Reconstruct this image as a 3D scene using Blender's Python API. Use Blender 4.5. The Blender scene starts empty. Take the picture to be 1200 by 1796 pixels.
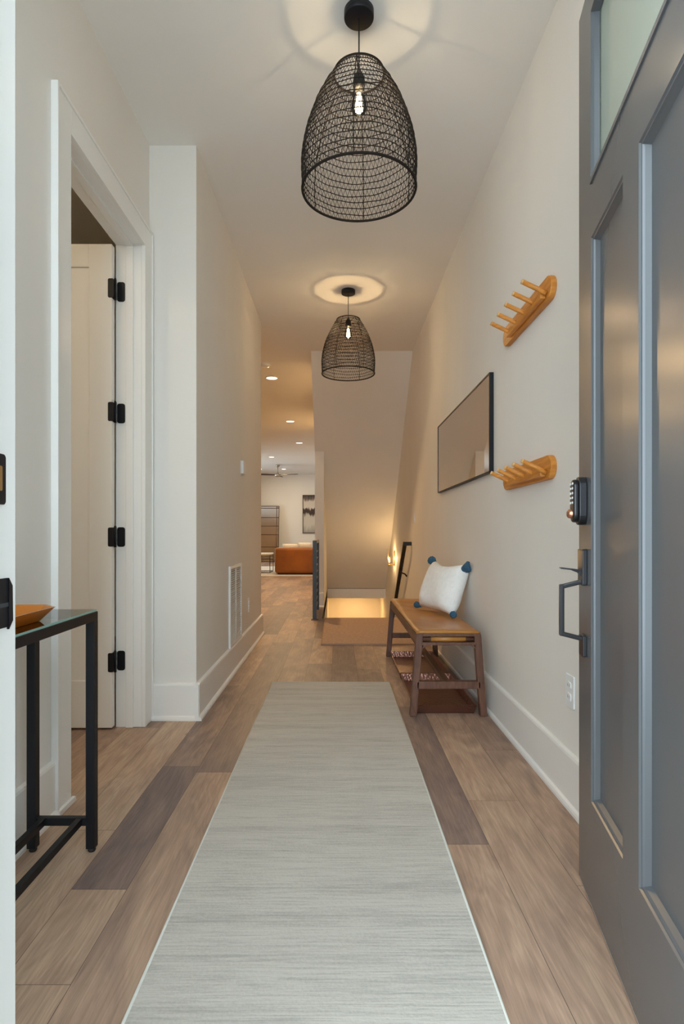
import bpy, bmesh, math, random
from mathutils import Vector, Matrix, Euler
random.seed(7)
PI = math.pi
SC = bpy.context.scene
COL = SC.collection

# ------------------------------------------------------------------ camera, sky, exposure
cam_d = bpy.data.cameras.new('camera')
cam = bpy.data.objects.new('camera', cam_d); COL.objects.link(cam)
cam.location = (0, 0, 0.99); cam.rotation_euler = (PI/2, 0, 0)
cam_d.sensor_width = 36; cam_d.lens = 36*1000/1796
cam_d.shift_x = 8/1796; cam_d.shift_y = 37/1796
cam_d.clip_start = 0.02; cam_d.clip_end = 100
SC.camera = cam
SC.view_settings.view_transform = 'Standard'
SC.view_settings.look = 'None'
SC.view_settings.exposure = 0.50
SC.view_settings.gamma = 1.0
SC.view_settings.use_curve_mapping = False

W = bpy.data.worlds.new('sky'); SC.world = W; W.use_nodes = True
bg = W.node_tree.nodes['Background']
bg.inputs[0].default_value = (0.75, 0.90, 1.0, 1); bg.inputs[1].default_value = 4.8

SC.cycles.max_bounces = 8
SC.cycles.diffuse_bounces = 6
SC.cycles.glossy_bounces = 4
SC.cycles.transmission_bounces = 6
SC.cycles.transparent_max_bounces = 12
SC.cycles.caustics_reflective = False
SC.cycles.caustics_refractive = False
SC.cycles.sample_clamp_indirect = 4.0

WARM = (1.0, 0.64, 0.28)
WARM2 = (1.0, 0.78, 0.48)
COOL = (0.80, 0.93, 1.0)

def light(name, kind, loc, power, color, size=0.1, rot=(0,0,0), size_y=None, parent=None, spread=None):
    d = bpy.data.lights.new(name, kind); d.energy = power; d.color = color
    if kind == 'AREA':
        d.size = size
        if size_y: d.shape = 'RECTANGLE'; d.size_y = size_y
        if spread: d.spread = spread
    elif kind in ('POINT', 'SPOT'):
        d.shadow_soft_size = size
    o = bpy.data.objects.new(name, d); COL.objects.link(o)
    o.location = loc; o.rotation_euler = rot
    if parent: o.parent = parent
    return o

# daylight portals: front doorway / added transom and the added living room window
p = light('daylight_portal', 'AREA', (0.07, 0.60, 1.55), 1, (1,1,1), 1.9, (PI/2, 0, PI), 3.0); p.data.cycles.is_portal = True
p = light('daylight_portal', 'AREA', (-4.96, 16.5, 1.55), 1, (1,1,1), 3.3, (PI/2, 0, -PI/2), 2.3); p.data.cycles.is_portal = True

# ------------------------------------------------------------------ materials
def new_mat(name):
    m = bpy.data.materials.new(name); m.use_nodes = True
    nt = m.node_tree; b = nt.nodes['Principled BSDF']
    return m, nt, b
def mat(name, col, rough=0.5, metal=0.0, spec=0.5, noise=None, bump=None, coat=0.0, emit=None, emit_s=0.0):
    m, nt, b = new_mat(name)
    b.inputs['Base Color'].default_value = (*col, 1)
    b.inputs['Roughness'].default_value = rough
    b.inputs['Metallic'].default_value = metal
    b.inputs['Specular IOR Level'].default_value = spec
    b.inputs['Coat Weight'].default_value = coat
    if emit:
        b.inputs['Emission Color'].default_value = (*emit, 1); b.inputs['Emission Strength'].default_value = emit_s
    tc = None
    if noise or bump:
        tc = nt.nodes.new('ShaderNodeTexCoord')
    if noise:
        sc, amt = noise[0], noise[1]; st = noise[2] if len(noise) > 2 else (1,1,1)
        mp = nt.nodes.new('ShaderNodeMapping'); mp.inputs['Scale'].default_value = st
        n = nt.nodes.new('ShaderNodeTexNoise'); n.inputs['Scale'].default_value = sc; n.inputs['Detail'].default_value = 5
        r = nt.nodes.new('ShaderNodeMapRange'); r.inputs[1].default_value = 0.3; r.inputs[2].default_value = 0.7
        r.inputs[3].default_value = 1-amt; r.inputs[4].default_value = 1+amt
        mx = nt.nodes.new('ShaderNodeVectorMath'); mx.operation = 'SCALE'; mx.inputs[0].default_value = col
        L = nt.links.new
        L(tc.outputs['Object'], mp.inputs[0]); L(mp.outputs[0], n.inputs['Vector']); L(n.outputs['Fac'], r.inputs[0])
        L(r.outputs[0], mx.inputs['Scale']); L(mx.outputs[0], b.inputs['Base Color'])
    if bump:
        n = nt.nodes.new('ShaderNodeTexNoise'); n.inputs['Scale'].default_value = bump[0]; n.inputs['Detail'].default_value = 4
        mp = nt.nodes.new('ShaderNodeMapping'); mp.inputs['Scale'].default_value = bump[2] if len(bump) > 2 else (1,1,1)
        bp = nt.nodes.new('ShaderNodeBump'); bp.inputs['Strength'].default_value = bump[1]; bp.inputs['Distance'].default_value = 0.01
        nt.links.new(tc.outputs['Object'], mp.inputs[0]); nt.links.new(mp.outputs[0], n.inputs['Vector'])
        nt.links.new(n.outputs['Fac'], bp.inputs['Height']); nt.links.new(bp.outputs[0], b.inputs['Normal'])
    return m

def glassy(name, col=(1,1,1), fac=0.12, tint=(1,1,1)):
    """clear pane: transparent body with a real reflection"""
    m = bpy.data.materials.new(name); m.use_nodes = True; nt = m.node_tree; nt.nodes.clear()
    out = nt.nodes.new('ShaderNodeOutputMaterial'); mix = nt.nodes.new('ShaderNodeMixShader')
    tr = nt.nodes.new('ShaderNodeBsdfTransparent'); tr.inputs[0].default_value = (*tint, 1)
    gl = nt.nodes.new('ShaderNodeBsdfGlossy'); gl.inputs['Roughness'].default_value = 0.02; gl.inputs['Color'].default_value = (*col, 1)
    fr = nt.nodes.new('ShaderNodeFresnel'); fr.inputs[0].default_value = 1.45
    nt.links.new(fr.outputs[0], mix.inputs[0]); nt.links.new(tr.outputs[0], mix.inputs[1]); nt.links.new(gl.outputs[0], mix.inputs[2])
    nt.links.new(mix.outputs[0], out.inputs[0])
    return m

M = {}
M['wall'] = mat('wall_paint', (0.82, 0.785, 0.73), 0.75, spec=0.25, noise=(3.0, 0.012, (1,1,.3)))
M['ceil'] = mat('ceiling_paint', (0.84, 0.81, 0.765), 0.85, spec=0.15)
M['trim'] = mat('trim_paint', (0.86, 0.84, 0.80), 0.38, spec=0.4)
M['doorwhite'] = mat('white_door_paint', (0.86, 0.82, 0.755), 0.4, spec=0.4)
M['black'] = mat('black_metal', (0.007, 0.007, 0.009), 0.45, spec=0.3)
M['blackmatte'] = mat('black_matte', (0.016, 0.013, 0.011), 0.6)
M['bronze'] = mat('dark_bronze', (0.035, 0.034, 0.036), 0.28, metal=0.6)
M['railgrey'] = mat('dark_grey_steel', (0.045, 0.055, 0.065), 0.45, metal=0.3)
M['rope'] = mat('black_woven_rope', (0.014, 0.009, 0.006), 0.85, spec=.25)
M['copper'] = mat('copper_knob', (0.55, 0.25, 0.15), 0.25, metal=0.9)
M['doorgrey'] = mat('grey_door_paint', (0.107, 0.112, 0.118), 0.27, spec=0.6, noise=(1.2, 0.05))
M['sweep'] = mat('sweep_metal', (0.55, 0.57, 0.55), 0.4, metal=0.4)
M['white_plastic'] = mat('white_plastic', (0.85, 0.85, 0.84), 0.4)
M['slot'] = mat('dark_slot', (0.22, 0.22, 0.22), 0.7)
M['mirror'] = mat('mirror_glass', (0.80, 0.78, 0.75), 0.0, metal=1.0)
M['glassclear'] = glassy('clear_glass')
M['glassgreen'] = glassy('green_tint_glass', tint=(0.80, 0.93, 0.86))
def bright_glass():  # clear glass with pale diffuse colour standing in for the lit wall behind
    m = bpy.data.materials.new('brightened_glass'); m.use_nodes = True; nt = m.node_tree; nt.nodes.clear()
    o = nt.nodes.new('ShaderNodeOutputMaterial'); L = nt.links.new
    d = nt.nodes.new('ShaderNodeBsdfDiffuse'); d.inputs[0].default_value = (.80,.88,.74,1)
    t = nt.nodes.new('ShaderNodeBsdfTranslucent'); t.inputs[0].default_value = (.86,.94,.80,1)
    a = nt.nodes.new('ShaderNodeMixShader'); a.inputs[0].default_value = .4; L(d.outputs[0], a.inputs[1]); L(t.outputs[0], a.inputs[2])
    g = nt.nodes.new('ShaderNodeBsdfGlossy'); g.inputs['Roughness'].default_value = .12
    fr = nt.nodes.new('ShaderNodeFresnel'); fr.inputs[0].default_value = 1.4
    b = nt.nodes.new('ShaderNodeMixShader'); L(fr.outputs[0], b.inputs[0]); L(a.outputs[0], b.inputs[1]); L(g.outputs[0], b.inputs[2]); L(b.outputs[0], o.inputs[0])
    return m
M['bright_glass'] = bright_glass()
M['glassedge'] = mat('glass_edge', (0.30, 0.52, 0.46), 0.15, spec=0.8)
M['sofa'] = mat('rust_leather', (0.30, 0.088, 0.003), 0.5, noise=(3.0, 0.22), bump=(30, 0.1))
M['cushion'] = mat('cream_cushion', (0.86, 0.80, 0.72), 0.9, noise=(20, 0.05))
M['teal'] = mat('teal_yarn', (0.035, 0.11, 0.19), 0.9, noise=(120, 0.35), bump=(200, 0.6))
M['pillow'] = mat('white_woven_cotton', (0.92, 0.91, 0.88), 0.95, noise=(40, 0.04), bump=(120, 0.25))
M['fanblade'] = mat('dark_fan_blade', (0.05, 0.03, 0.018), 0.5)
M['nickel'] = mat('brushed_nickel', (0.45, 0.40, 0.32), 0.35, metal=0.9)
M['brass'] = mat('brass', (0.55, 0.36, 0.14), 0.3, metal=0.9)
M['step'] = mat('stair_wood', (0.35, 0.22, 0.13), 0.5, noise=(4, 0.2, (1,6,6)))
M['livrug'] = mat('pale_rug', (0.62, 0.56, 0.50), 0.95, noise=(15, 0.08))
M['table_white'] = mat('white_tabletop', (0.85, 0.82, 0.78), 0.4)

def wood(name, c1, c2, rough=0.45, scale=(2, 40, 40), spec=0.4, dist=1.5):
    m, nt, b = new_mat(name); L = nt.links.new
    tc = nt.nodes.new('ShaderNodeTexCoord'); mp = nt.nodes.new('ShaderNodeMapping'); mp.inputs['Scale'].default_value = scale
    n = nt.nodes.new('ShaderNodeTexNoise'); n.inputs['Scale'].default_value = 1.0; n.inputs['Detail'].default_value = 6; n.inputs['Distortion'].default_value = dist
    cr = nt.nodes.new('ShaderNodeValToRGB'); cr.color_ramp.elements[0].position = 0.3; cr.color_ramp.elements[1].position = 0.72
    cr.color_ramp.elements[0].color = (*c1, 1); cr.color_ramp.elements[1].color = (*c2, 1)
    L(tc.outputs['Object'], mp.inputs[0]); L(mp.outputs[0], n.inputs['Vector']); L(n.outputs['Fac'], cr.inputs[0]); L(cr.outputs[0], b.inputs['Base Color'])
    b.inputs['Roughness'].default_value = rough; b.inputs['Specular IOR Level'].default_value = spec
    return m
M['walnut'] = wood('walnut_wood', (0.085, 0.036, 0.022), (0.19, 0.085, 0.052), scale=(30, 3, 6))
M['honey'] = wood('honey_oak', (0.50, 0.17, 0.02), (0.72, 0.30, 0.055), scale=(8, 4, 50))
M['pegtip'] = mat('peg_end_grain', (0.66, 0.36, 0.12), 0.5)

def floor_mat():
    m, nt, b = new_mat('oak_plank_floor'); L = nt.links.new; N = nt.nodes.new
    def math_(op, a, bb=None):
        n = N('ShaderNodeMath'); n.operation = op
        for i, v in enumerate((a, bb)):
            if v is None: continue
            if isinstance(v, (int, float)): n.inputs[i].default_value = v
            else: L(v, n.inputs[i])
        return n.outputs[0]
    at = N('ShaderNodeAttribute'); at.attribute_name = 'plank'       # r = tone, g = seed
    sp = N('ShaderNodeSeparateXYZ'); L(at.outputs['Vector'], sp.inputs[0])
    tc = N('ShaderNodeTexCoord')
    off = N('ShaderNodeCombineXYZ'); L(math_('MULTIPLY', sp.outputs[1], 13.0), off.inputs[0]); L(math_('MULTIPLY', sp.outputs[1], 31.0), off.inputs[1])
    add = N('ShaderNodeVectorMath'); add.operation = 'ADD'; L(tc.outputs['Object'], add.inputs[0]); L(off.outputs[0], add.inputs[1])
    # fine grain
    mp = N('ShaderNodeMapping'); mp.inputs['Scale'].default_value = (95, 4.0, 1); L(add.outputs[0], mp.inputs[0])
    n1 = N('ShaderNodeTexNoise'); n1.inputs['Scale'].default_value = 1; n1.inputs['Detail'].default_value = 8; n1.inputs['Roughness'].default_value = .62; n1.inputs['Distortion'].default_value = 1.2; L(mp.outputs[0], n1.inputs['Vector'])
    # cathedral figure
    mp3 = N('ShaderNodeMapping'); mp3.inputs['Scale'].default_value = (7, 1.1, 1); L(add.outputs[0], mp3.inputs[0])
    wv = N('ShaderNodeTexNoise'); wv.inputs['Scale'].default_value = 1; wv.inputs['Detail'].default_value = 2; wv.inputs['Distortion'].default_value = .6; L(mp3.outputs[0], wv.inputs['Vector'])
    rings = math_('SINE', math_('MULTIPLY', wv.outputs['Fac'], 95.0))
    # blotches
    mp2 = N('ShaderNodeMapping'); mp2.inputs['Scale'].default_value = (7, 2.2, 1); L(add.outputs[0], mp2.inputs[0])
    n2 = N('ShaderNodeTexNoise'); n2.inputs['Scale'].default_value = 1; n2.inputs['Detail'].default_value = 4; n2.inputs['Distortion'].default_value = 1.6; L(mp2.outputs[0], n2.inputs['Vector'])
    cr = N('ShaderNodeValToRGB'); e = cr.color_ramp.elements
    e[0].position = 0.0; e[0].color = (0.205, 0.145, 0.125, 1)
    e[1].position = 1.0; e[1].color = (0.62, 0.465, 0.335, 1)
    for pos, c in ((0.25, (0.275, 0.188, 0.150)), (0.5, (0.415, 0.272, 0.192)), (0.75, (0.52, 0.358, 0.248))):
        q = e.new(pos); q.color = (*c, 1)
    t = math_('ADD', sp.outputs[0], math_('MULTIPLY', math_('SUBTRACT', n2.outputs['Fac'], 0.5), 0.85))
    L(t, cr.inputs[0])
    g = N('ShaderNodeMapRange'); g.inputs[1].default_value = 0.28; g.inputs[2].default_value = 0.72; g.inputs[3].default_value = 0.74; g.inputs[4].default_value = 1.16
    L(n1.outputs['Fac'], g.inputs[0])
    k = math_('MULTIPLY', g.outputs[0], math_('ADD', math_('MULTIPLY', rings, 0.05), 1.0))
    # knots
    mk = N('ShaderNodeMapping'); mk.inputs['Scale'].default_value = (2.6, 1.5, 1); L(add.outputs[0], mk.inputs[0])
    vo = N('ShaderNodeTexVoronoi'); vo.inputs['Scale'].default_value = 1.0; L(mk.outputs[0], vo.inputs['Vector'])
    kn = N('ShaderNodeMapRange'); kn.inputs[1].default_value = 0.015; kn.inputs[2].default_value = 0.045; kn.inputs[3].default_value = 0.55; kn.inputs[4].default_value = 1.0
    L(vo.outputs['Distance'], kn.inputs[0])
    k = math_('MULTIPLY', k, kn.outputs[0])
    vm = N('ShaderNodeVectorMath'); vm.operation = 'SCALE'; L(cr.outputs[0], vm.inputs[0]); L(k, vm.inputs['Scale'])
    L(vm.outputs[0], b.inputs['Base Color'])
    b.inputs['Roughness'].default_value = 0.45; b.inputs['Specular IOR Level'].default_value = 0.27
    bp = N('ShaderNodeBump'); bp.inputs['Strength'].default_value = 0.25; bp.inputs['Distance'].default_value = 0.002
    L(k, bp.inputs['Height']); L(bp.outputs[0], b.inputs['Normal'])
    return m
M['floor'] = floor_mat()
M['subfloor'] = mat('subfloor', (0.09, 0.06, 0.045), 0.7)

def runner_mat():
    m, nt, b = new_mat('grey_runner_weave'); L = nt.links.new; N = nt.nodes.new
    tc = N('ShaderNodeTexCoord')
    mp = N('ShaderNodeMapping'); mp.inputs['Scale'].default_value = (6, 130, 1); L(tc.outputs['Object'], mp.inputs[0])
    n = N('ShaderNodeTexNoise'); n.inputs['Scale'].default_value = 1; n.inputs['Detail'].default_value = 7; n.inputs['Roughness'].default_value = .65; L(mp.outputs[0], n.inputs['Vector'])
    mp2 = N('ShaderNodeMapping'); mp2.inputs['Scale'].default_value = (0.9, 16, 1); L(tc.outputs['Object'], mp2.inputs[0])
    n2 = N('ShaderNodeTexNoise'); n2.inputs['Scale'].default_value = 1; n2.inputs['Detail'].default_value = 3; L(mp2.outputs[0], n2.inputs['Vector'])
    n3 = N('ShaderNodeTexNoise'); n3.inputs['Scale'].default_value = 170; n3.inputs['Detail'].default_value = 2; L(tc.outputs['Object'], n3.inputs['Vector'])
    ad = N('ShaderNodeMath'); ad.operation = 'MULTIPLY_ADD'; ad.inputs[1].default_value = 0.55; L(n2.outputs['Fac'], ad.inputs[0]); L(n.outputs['Fac'], ad.inputs[2])
    ad2 = N('ShaderNodeMath'); ad2.operation = 'MULTIPLY_ADD'; ad2.inputs[1].default_value = 0.30; L(n3.outputs['Fac'], ad2.inputs[0]); L(ad.outputs[0], ad2.inputs[2])
    cr = N('ShaderNodeValToRGB'); cr.color_ramp.elements[0].position = 0.70; cr.color_ramp.elements[1].position = 1.12
    cr.color_ramp.elements[0].color = (0.40, 0.372, 0.33, 1); cr.color_ramp.elements[1].color = (0.56, 0.522, 0.46, 1)
    L(ad2.outputs[0], cr.inputs[0]); L(cr.outputs[0], b.inputs['Base Color'])
    b.inputs['Roughness'].default_value = 0.95; b.inputs['Specular IOR Level'].default_value = 0.1
    bp = N('ShaderNodeBump'); bp.inputs['Strength'].default_value = 0.5; bp.inputs['Distance'].default_value = 0.003
    L(ad2.outputs[0], bp.inputs['Height']); L(bp.outputs[0], b.inputs['Normal'])
    return m
M['runner'] = runner_mat()
M['runner_edge'] = mat('runner_binding', (0.56, 0.54, 0.47), 0.9)
M['jute'] = mat('tan_stair_carpet', (0.47, 0.315, 0.22), 0.95, noise=(1, 0.12, (40, 25, 1)), bump=(160, 0.5))
M['jute_edge'] = mat('tan_carpet_binding', (0.42, 0.27, 0.18), 0.9)

def leather_mat():
    m, nt, b = new_mat('tan_seat_leather'); L = nt.links.new; N = nt.nodes.new
    tc = N('ShaderNodeTexCoord'); n = N('ShaderNodeTexNoise'); n.inputs['Scale'].default_value = 5; n.inputs['Detail'].default_value = 5; L(tc.outputs['Object'], n.inputs['Vector'])
    cr = N('ShaderNodeValToRGB'); cr.color_ramp.elements[0].position = 0.3; cr.color_ramp.elements[1].position = 0.75
    cr.color_ramp.elements[0].color = (0.36, 0.145, 0.028, 1); cr.color_ramp.elements[1].color = (0.55, 0.25, 0.06, 1)
    L(n.outputs['Fac'], cr.inputs[0]); L(cr.outputs[0], b.inputs['Base Color'])
    b.inputs['Roughness'].default_value = 0.36
    return m
M['leather'] = leather_mat()

def tray_mat():
    m, nt, b = new_mat('hammered_copper_tray'); L = nt.links.new; N = nt.nodes.new
    tc = N('ShaderNodeTexCoord'); v = N('ShaderNodeTexVoronoi'); v.inputs['Scale'].default_value = 70; L(tc.outputs['Object'], v.inputs['Vector'])
    b.inputs['Base Color'].default_value = (0.25, 0.115, 0.08, 1); b.inputs['Metallic'].default_value = 0.85; b.inputs['Roughness'].default_value = 0.30
    bp = N('ShaderNodeBump'); bp.inputs['Strength'].default_value = 0.7; bp.inputs['Distance'].default_value = 0.003
    L(v.outputs['Distance'], bp.inputs['Height']); L(bp.outputs[0], b.inputs['Normal'])
    return m
M['tray'] = tray_mat()

def emis(name, col, s):
    m = bpy.data.materials.new(name); m.use_nodes = True; nt = m.node_tree; nt.nodes.clear()
    o = nt.nodes.new('ShaderNodeOutputMaterial'); e = nt.nodes.new('ShaderNodeEmission')
    e.inputs[0].default_value = (*col, 1); e.inputs[1].default_value = s; nt.links.new(e.outputs[0], o.inputs[0]); return m
M['filament'] = emis('glowing_filament', (1.0, 0.72, 0.36), 25)
M['canlens'] = emis('glowing_lens', (1.0, 0.84, 0.62), 5)
def amber_mat():
    m, nt, b = new_mat('amber_glass')
    b.inputs['Base Color'].default_value = (0.90, 0.30, 0.045, 1); b.inputs['Roughness'].default_value = 0.05
    b.inputs['Transmission Weight'].default_value = 0.45; b.inputs['IOR'].default_value = 1.35
    return m
M['amber'] = amber_mat()
def art_mat():
    m, nt, b = new_mat('abstract_painting'); L = nt.links.new; N = nt.nodes.new
    tc = N('ShaderNodeTexCoord'); sp = N('ShaderNodeSeparateXYZ'); L(tc.outputs['Generated'], sp.inputs[0])
    mp = N('ShaderNodeMapping'); mp.inputs['Scale'].default_value = (9, 1, 3); L(tc.outputs['Generated'], mp.inputs[0])
    n = N('ShaderNodeTexNoise'); n.inputs['Scale'].default_value = 1; n.inputs['Detail'].default_value = 6; L(mp.outputs[0], n.inputs['Vector'])
    a = N('ShaderNodeMath'); a.operation = 'MULTIPLY_ADD'; a.inputs[1].default_value = 0.34; a.inputs[2].default_value = -0.17; L(n.outputs['Fac'], a.inputs[0])
    z = N('ShaderNodeMath'); z.operation = 'ADD'; L(sp.outputs[2], z.inputs[0]); L(a.outputs[0], z.inputs[1])
    cr = N('ShaderNodeValToRGB'); e = cr.color_ramp.elements
    e[0].position = 0; e[0].color = (0.33, 0.31, 0.27, 1); e[1].position = 1; e[1].color = (0.05, 0.04, 0.035, 1)
    for pz, c in ((0.22, (0.58, 0.54, 0.47)), (0.44, (0.55, 0.50, 0.43)), (0.50, (0.04, 0.022, 0.018)), (0.63, (0.05, 0.03, 0.025)), (0.67, (0.62, 0.57, 0.50)), (0.86, (0.62, 0.55, 0.48)), (0.93, (0.16, 0.12, 0.10))):
        q = e.new(pz); q.color = (*c, 1)
    L(z.outputs[0], cr.inputs[0]); L(cr.outputs[0], b.inputs['Base Color']); b.inputs['Roughness'].default_value = 0.6
    return m
M['art'] = art_mat()

# ------------------------------------------------------------------ mesh helpers
class MB:
    def __init__(s): s.v = []; s.f = []; s.smooth = []
    def add(s, vs, fs, smooth=False):
        k = len(s.v); s.v += [tuple(v) for v in vs]; s.f += [tuple(i+k for i in f) for f in fs]; s.smooth += [smooth]*len(fs); return s
    def box(s, a, b, mtx=None):
        x0,y0,z0 = a; x1,y1,z1 = b
        x0,x1 = min(x0,x1),max(x0,x1); y0,y1 = min(y0,y1),max(y0,y1); z0,z1 = min(z0,z1),max(z0,z1)
        vs = [Vector(q) for q in ((x0,y0,z0),(x1,y0,z0),(x1,y1,z0),(x0,y1,z0),(x0,y0,z1),(x1,y0,z1),(x1,y1,z1),(x0,y1,z1))]
        if mtx: vs = [mtx @ v for v in vs]
        return s.add(vs, [(0,3,2,1),(4,5,6,7),(0,1,5,4),(1,2,6,5),(2,3,7,6),(3,0,4,7)])
    def hexa(s, p8):
        return s.add(p8, [(0,3,2,1),(4,5,6,7),(0,1,5,4),(1,2,6,5),(2,3,7,6),(3,0,4,7)])
    def prism(s, pts, axis, a, b):
        """pts: 2D outline (ccw), extruded along axis ('x','y','z') from a to b"""
        def P(u, v, w):
            return {'x': (w, u, v), 'y': (u, w, v), 'z': (u, v, w)}[axis]
        n = len(pts); vs = [P(u,v,a) for u,v in pts] + [P(u,v,b) for u,v in pts]
        fs = [tuple(range(n))[::-1], tuple(range(n, 2*n))] + [(i, (i+1)%n, n+(i+1)%n, n+i) for i in range(n)]
        return s.add(vs, fs)
    def tube(s, pts, r, n=8, closed=False, caps=True, smooth=True):
        pts = [Vector(q) for q in pts]; m = len(pts); rs = r if isinstance(r, (list, tuple)) else [r]*m
        vs = []; prev = None
        for i, q in enumerate(pts):
            if closed: t = (pts[(i+1)%m]-pts[i-1]).normalized()
            else: t = ((pts[min(i+1,m-1)]-pts[max(i-1,0)])).normalized()
            if prev is None:
                up = Vector((0,0,1)) if abs(t.z) < .9 else Vector((1,0,0)); u = t.cross(up).normalized()
            else:
                u = (prev - t*prev.dot(t)); u = u.normalized() if u.length > 1e-6 else t.orthogonal().normalized()
            prev = u; w = t.cross(u)
            for k in range(n):
                a = 2*PI*k/n; vs.append(q + (u*math.cos(a)+w*math.sin(a))*rs[i])
        fs = []
        for i in range(m if closed else m-1):
            j = (i+1)%m
            for k in range(n):
                l = (k+1)%n; fs.append((i*n+k, i*n+l, j*n+l, j*n+k))
        s.add(vs, fs, smooth)
        if caps and not closed:
            k0 = len(s.v)-m*n; s.f += [tuple(k0+k for k in range(n))[::-1], tuple(k0+(m-1)*n+k for k in range(n))]; s.smooth += [False, False]
        return s
    def bar(s, a, b, w, h, up=(0,0,1)):
        """rectangular bar from a to b, w across, h along 'up'"""
        a = Vector(a); b = Vector(b); t = (b-a).normalized(); u = t.cross(Vector(up)).normalized(); v = u.cross(t)
        vs = []
        for q in (a, b):
            for su, sv in ((-1,-1),(1,-1),(1,1),(-1,1)): vs.append(q + u*su*w/2 + v*sv*h/2)
        return s.add(vs, [(0,1,2,3),(7,6,5,4),(0,4,5,1),(1,5,6,2),(2,6,7,3),(3,7,4,0)])
    def lathe(s, prof, c=(0,0,0), n=32, axis='z', smooth=True):
        """prof: (r, h) list"""
        vs = []
        for r, h in prof:
            for k in range(n):
                a = 2*PI*k/n; x, y = r*math.cos(a), r*math.sin(a)
                vs.append({'z': (c[0]+x, c[1]+y, c[2]+h), 'x': (c[0]+h, c[1]+x, c[2]+y), 'y': (c[0]+x, c[1]+h, c[2]+y)}[axis])
        fs = []
        for i in range(len(prof)-1):
            for k in range(n):
                l = (k+1)%n; fs.append((i*n+k, i*n+l, (i+1)*n+l, (i+1)*n+k))
        return s.add(vs, fs, smooth)
    def build(s, name, m, parent=None, bevel=0, seg=2, sub=0, loc=None, weld=0):
        me = bpy.data.meshes.new(name); me.from_pydata(s.v, [], s.f)
        me.polygons.foreach_set('use_smooth', s.smooth if len(s.smooth) == len(me.polygons) else [False]*len(me.polygons))
        bm = bmesh.new(); bm.from_mesh(me)
        if weld: bmesh.ops.remove_doubles(bm, verts=bm.verts, dist=weld)
        bmesh.ops.recalc_face_normals(bm, faces=bm.faces); bm.to_mesh(me); bm.free()
        me.materials.append(m)
        o = bpy.data.objects.new(name, me); COL.objects.link(o)
        if loc: o.location = loc
        if parent: o.parent = parent
        if bevel:
            b = o.modifiers.new('bevel', 'BEVEL'); b.width = bevel; b.segments = seg; b.limit_method = 'ANGLE'; b.angle_limit = math.radians(35)
        if sub:
            q = o.modifiers.new('subd', 'SUBSURF'); q.levels = sub; q.render_levels = sub
            for pl in me.polygons: pl.use_smooth = True
        return o

def tag(o, label, cat, group=None):
    o['label'] = label; o['category'] = cat
    if group: o['group'] = group
    return o
def struct(o, label=None):
    o['kind'] = 'structure'
    if label: o['label'] = label
    return o
def empty(name, loc=(0,0,0), rz=0):
    o = bpy.data.objects.new(name, None); COL.objects.link(o); o.location = loc; o.rotation_euler = (0,0,rz); o.empty_display_size = 0.1
    return o
def kids(o): return [c for c in bpy.data.objects if c.parent == o]
def copy_tree(o, parent=None):
    c = o.copy(); COL.objects.link(c); c.parent = parent
    for ch in kids(o):
        copy_tree(ch, c)
    return c

# ------------------------------------------------------------------ room shell
CZ = 3.05
XR = 0.85; XL = -0.75; XN = -1.0; YJ = 3.03; YE = 5.60; YS = 6.60; YW = 7.60; YB = 11.35; YF = 20.0
XS0 = -0.30; XS1 = -0.18; YSO = 6.45; YL = 10.05
slope = (CZ-0.015)/(YL-YSO)

# plank floor: every board is a face patch with its own tone, thin dark joints show the subfloor
f = MB(); pl_attr = []
rngp = random.Random(21)
edges = [-1.07, -.90, -.74, -.585, -.40, -.22, -.04, .14, .31, .482, .672, .862]
while edges[0] > -5: edges.insert(0, edges[0]-.18)
fixed = {   # row left edge -> list of (y_end, tone) from the entry on, then random
    -.74: [(1.25, .62), (1.584, .66), (2.42, .08), (3.7, .30)],
    -.585: [(1.05, .5), (2.36, .48), (3.3, .16)],
    -.90: [(1.9, .70), (3.55, .74)],
    -1.07: [(1.3, .55), (2.9, .60)],
    .31: [(1.813, .56), (3.25, .14)],
    .482: [(1.1, .6), (2.11, .62), (3.2, .58)],
    .672: [(1.6, .64), (2.6, .52), (3.6, .36)],
}
regions = [(-5, XR, .60, YS), (-5, XS1, YS, YL), (-5, XR, YL, YF)]
for i in range(len(edges)-1):
    x0, x1 = edges[i], edges[i+1]; y = .60; todo = list(fixed.get(round(x0, 3), []))
    if not todo: y = .60; todo = [(.60+rngp.uniform(.2, 1.6), rngp.random())]
    while y < YF:
        if todo: y1, tone = todo.pop(0)
        else: y1 = y+rngp.uniform(1.0, 2.0); tone = rngp.choice((.05,.2,.28,.35,.42,.5))+rngp.uniform(-.06,.06)
        seed = rngp.random()
        for rx0, rx1, ry0, ry1 in regions:
            a0, a1, b0_, b1 = max(x0, rx0), min(x1, rx1), max(y, ry0), min(y1, ry1)
            if a1-a0 > .004 and b1-b0_ > .004:
                g_ = .0007
                f.add([(a0+g_, b0_+g_, 0), (a1-g_, b0_+g_, 0), (a1-g_, b1-g_, 0), (a0+g_, b1-g_, 0)], [(0,1,2,3)]); pl_attr.append((tone, seed, 0))
        y = y1
npl = len(f.f)
for rx0, rx1, ry0, ry1 in ((-5, XR, .60, YS), (-5, XS1, YS, YL), (-5, XR, YL, YF)):
    f.box((rx0, ry0, -.15), (rx1, ry1, -.0012))
me = bpy.data.meshes.new('floor'); me.from_pydata(f.v, [], f.f)
me.materials.append(M['floor']); me.materials.append(M['subfloor'])
at = me.attributes.new('plank', 'FLOAT_VECTOR', 'FACE')
for i in range(len(me.polygons)):
    if i < npl: at.data[i].vector = pl_attr[i]
    else: me.polygons[i].material_index = 1
fo = bpy.data.objects.new('floor', me); COL.objects.link(fo)
struct(fo, 'wide-plank brown oak floor')
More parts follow.
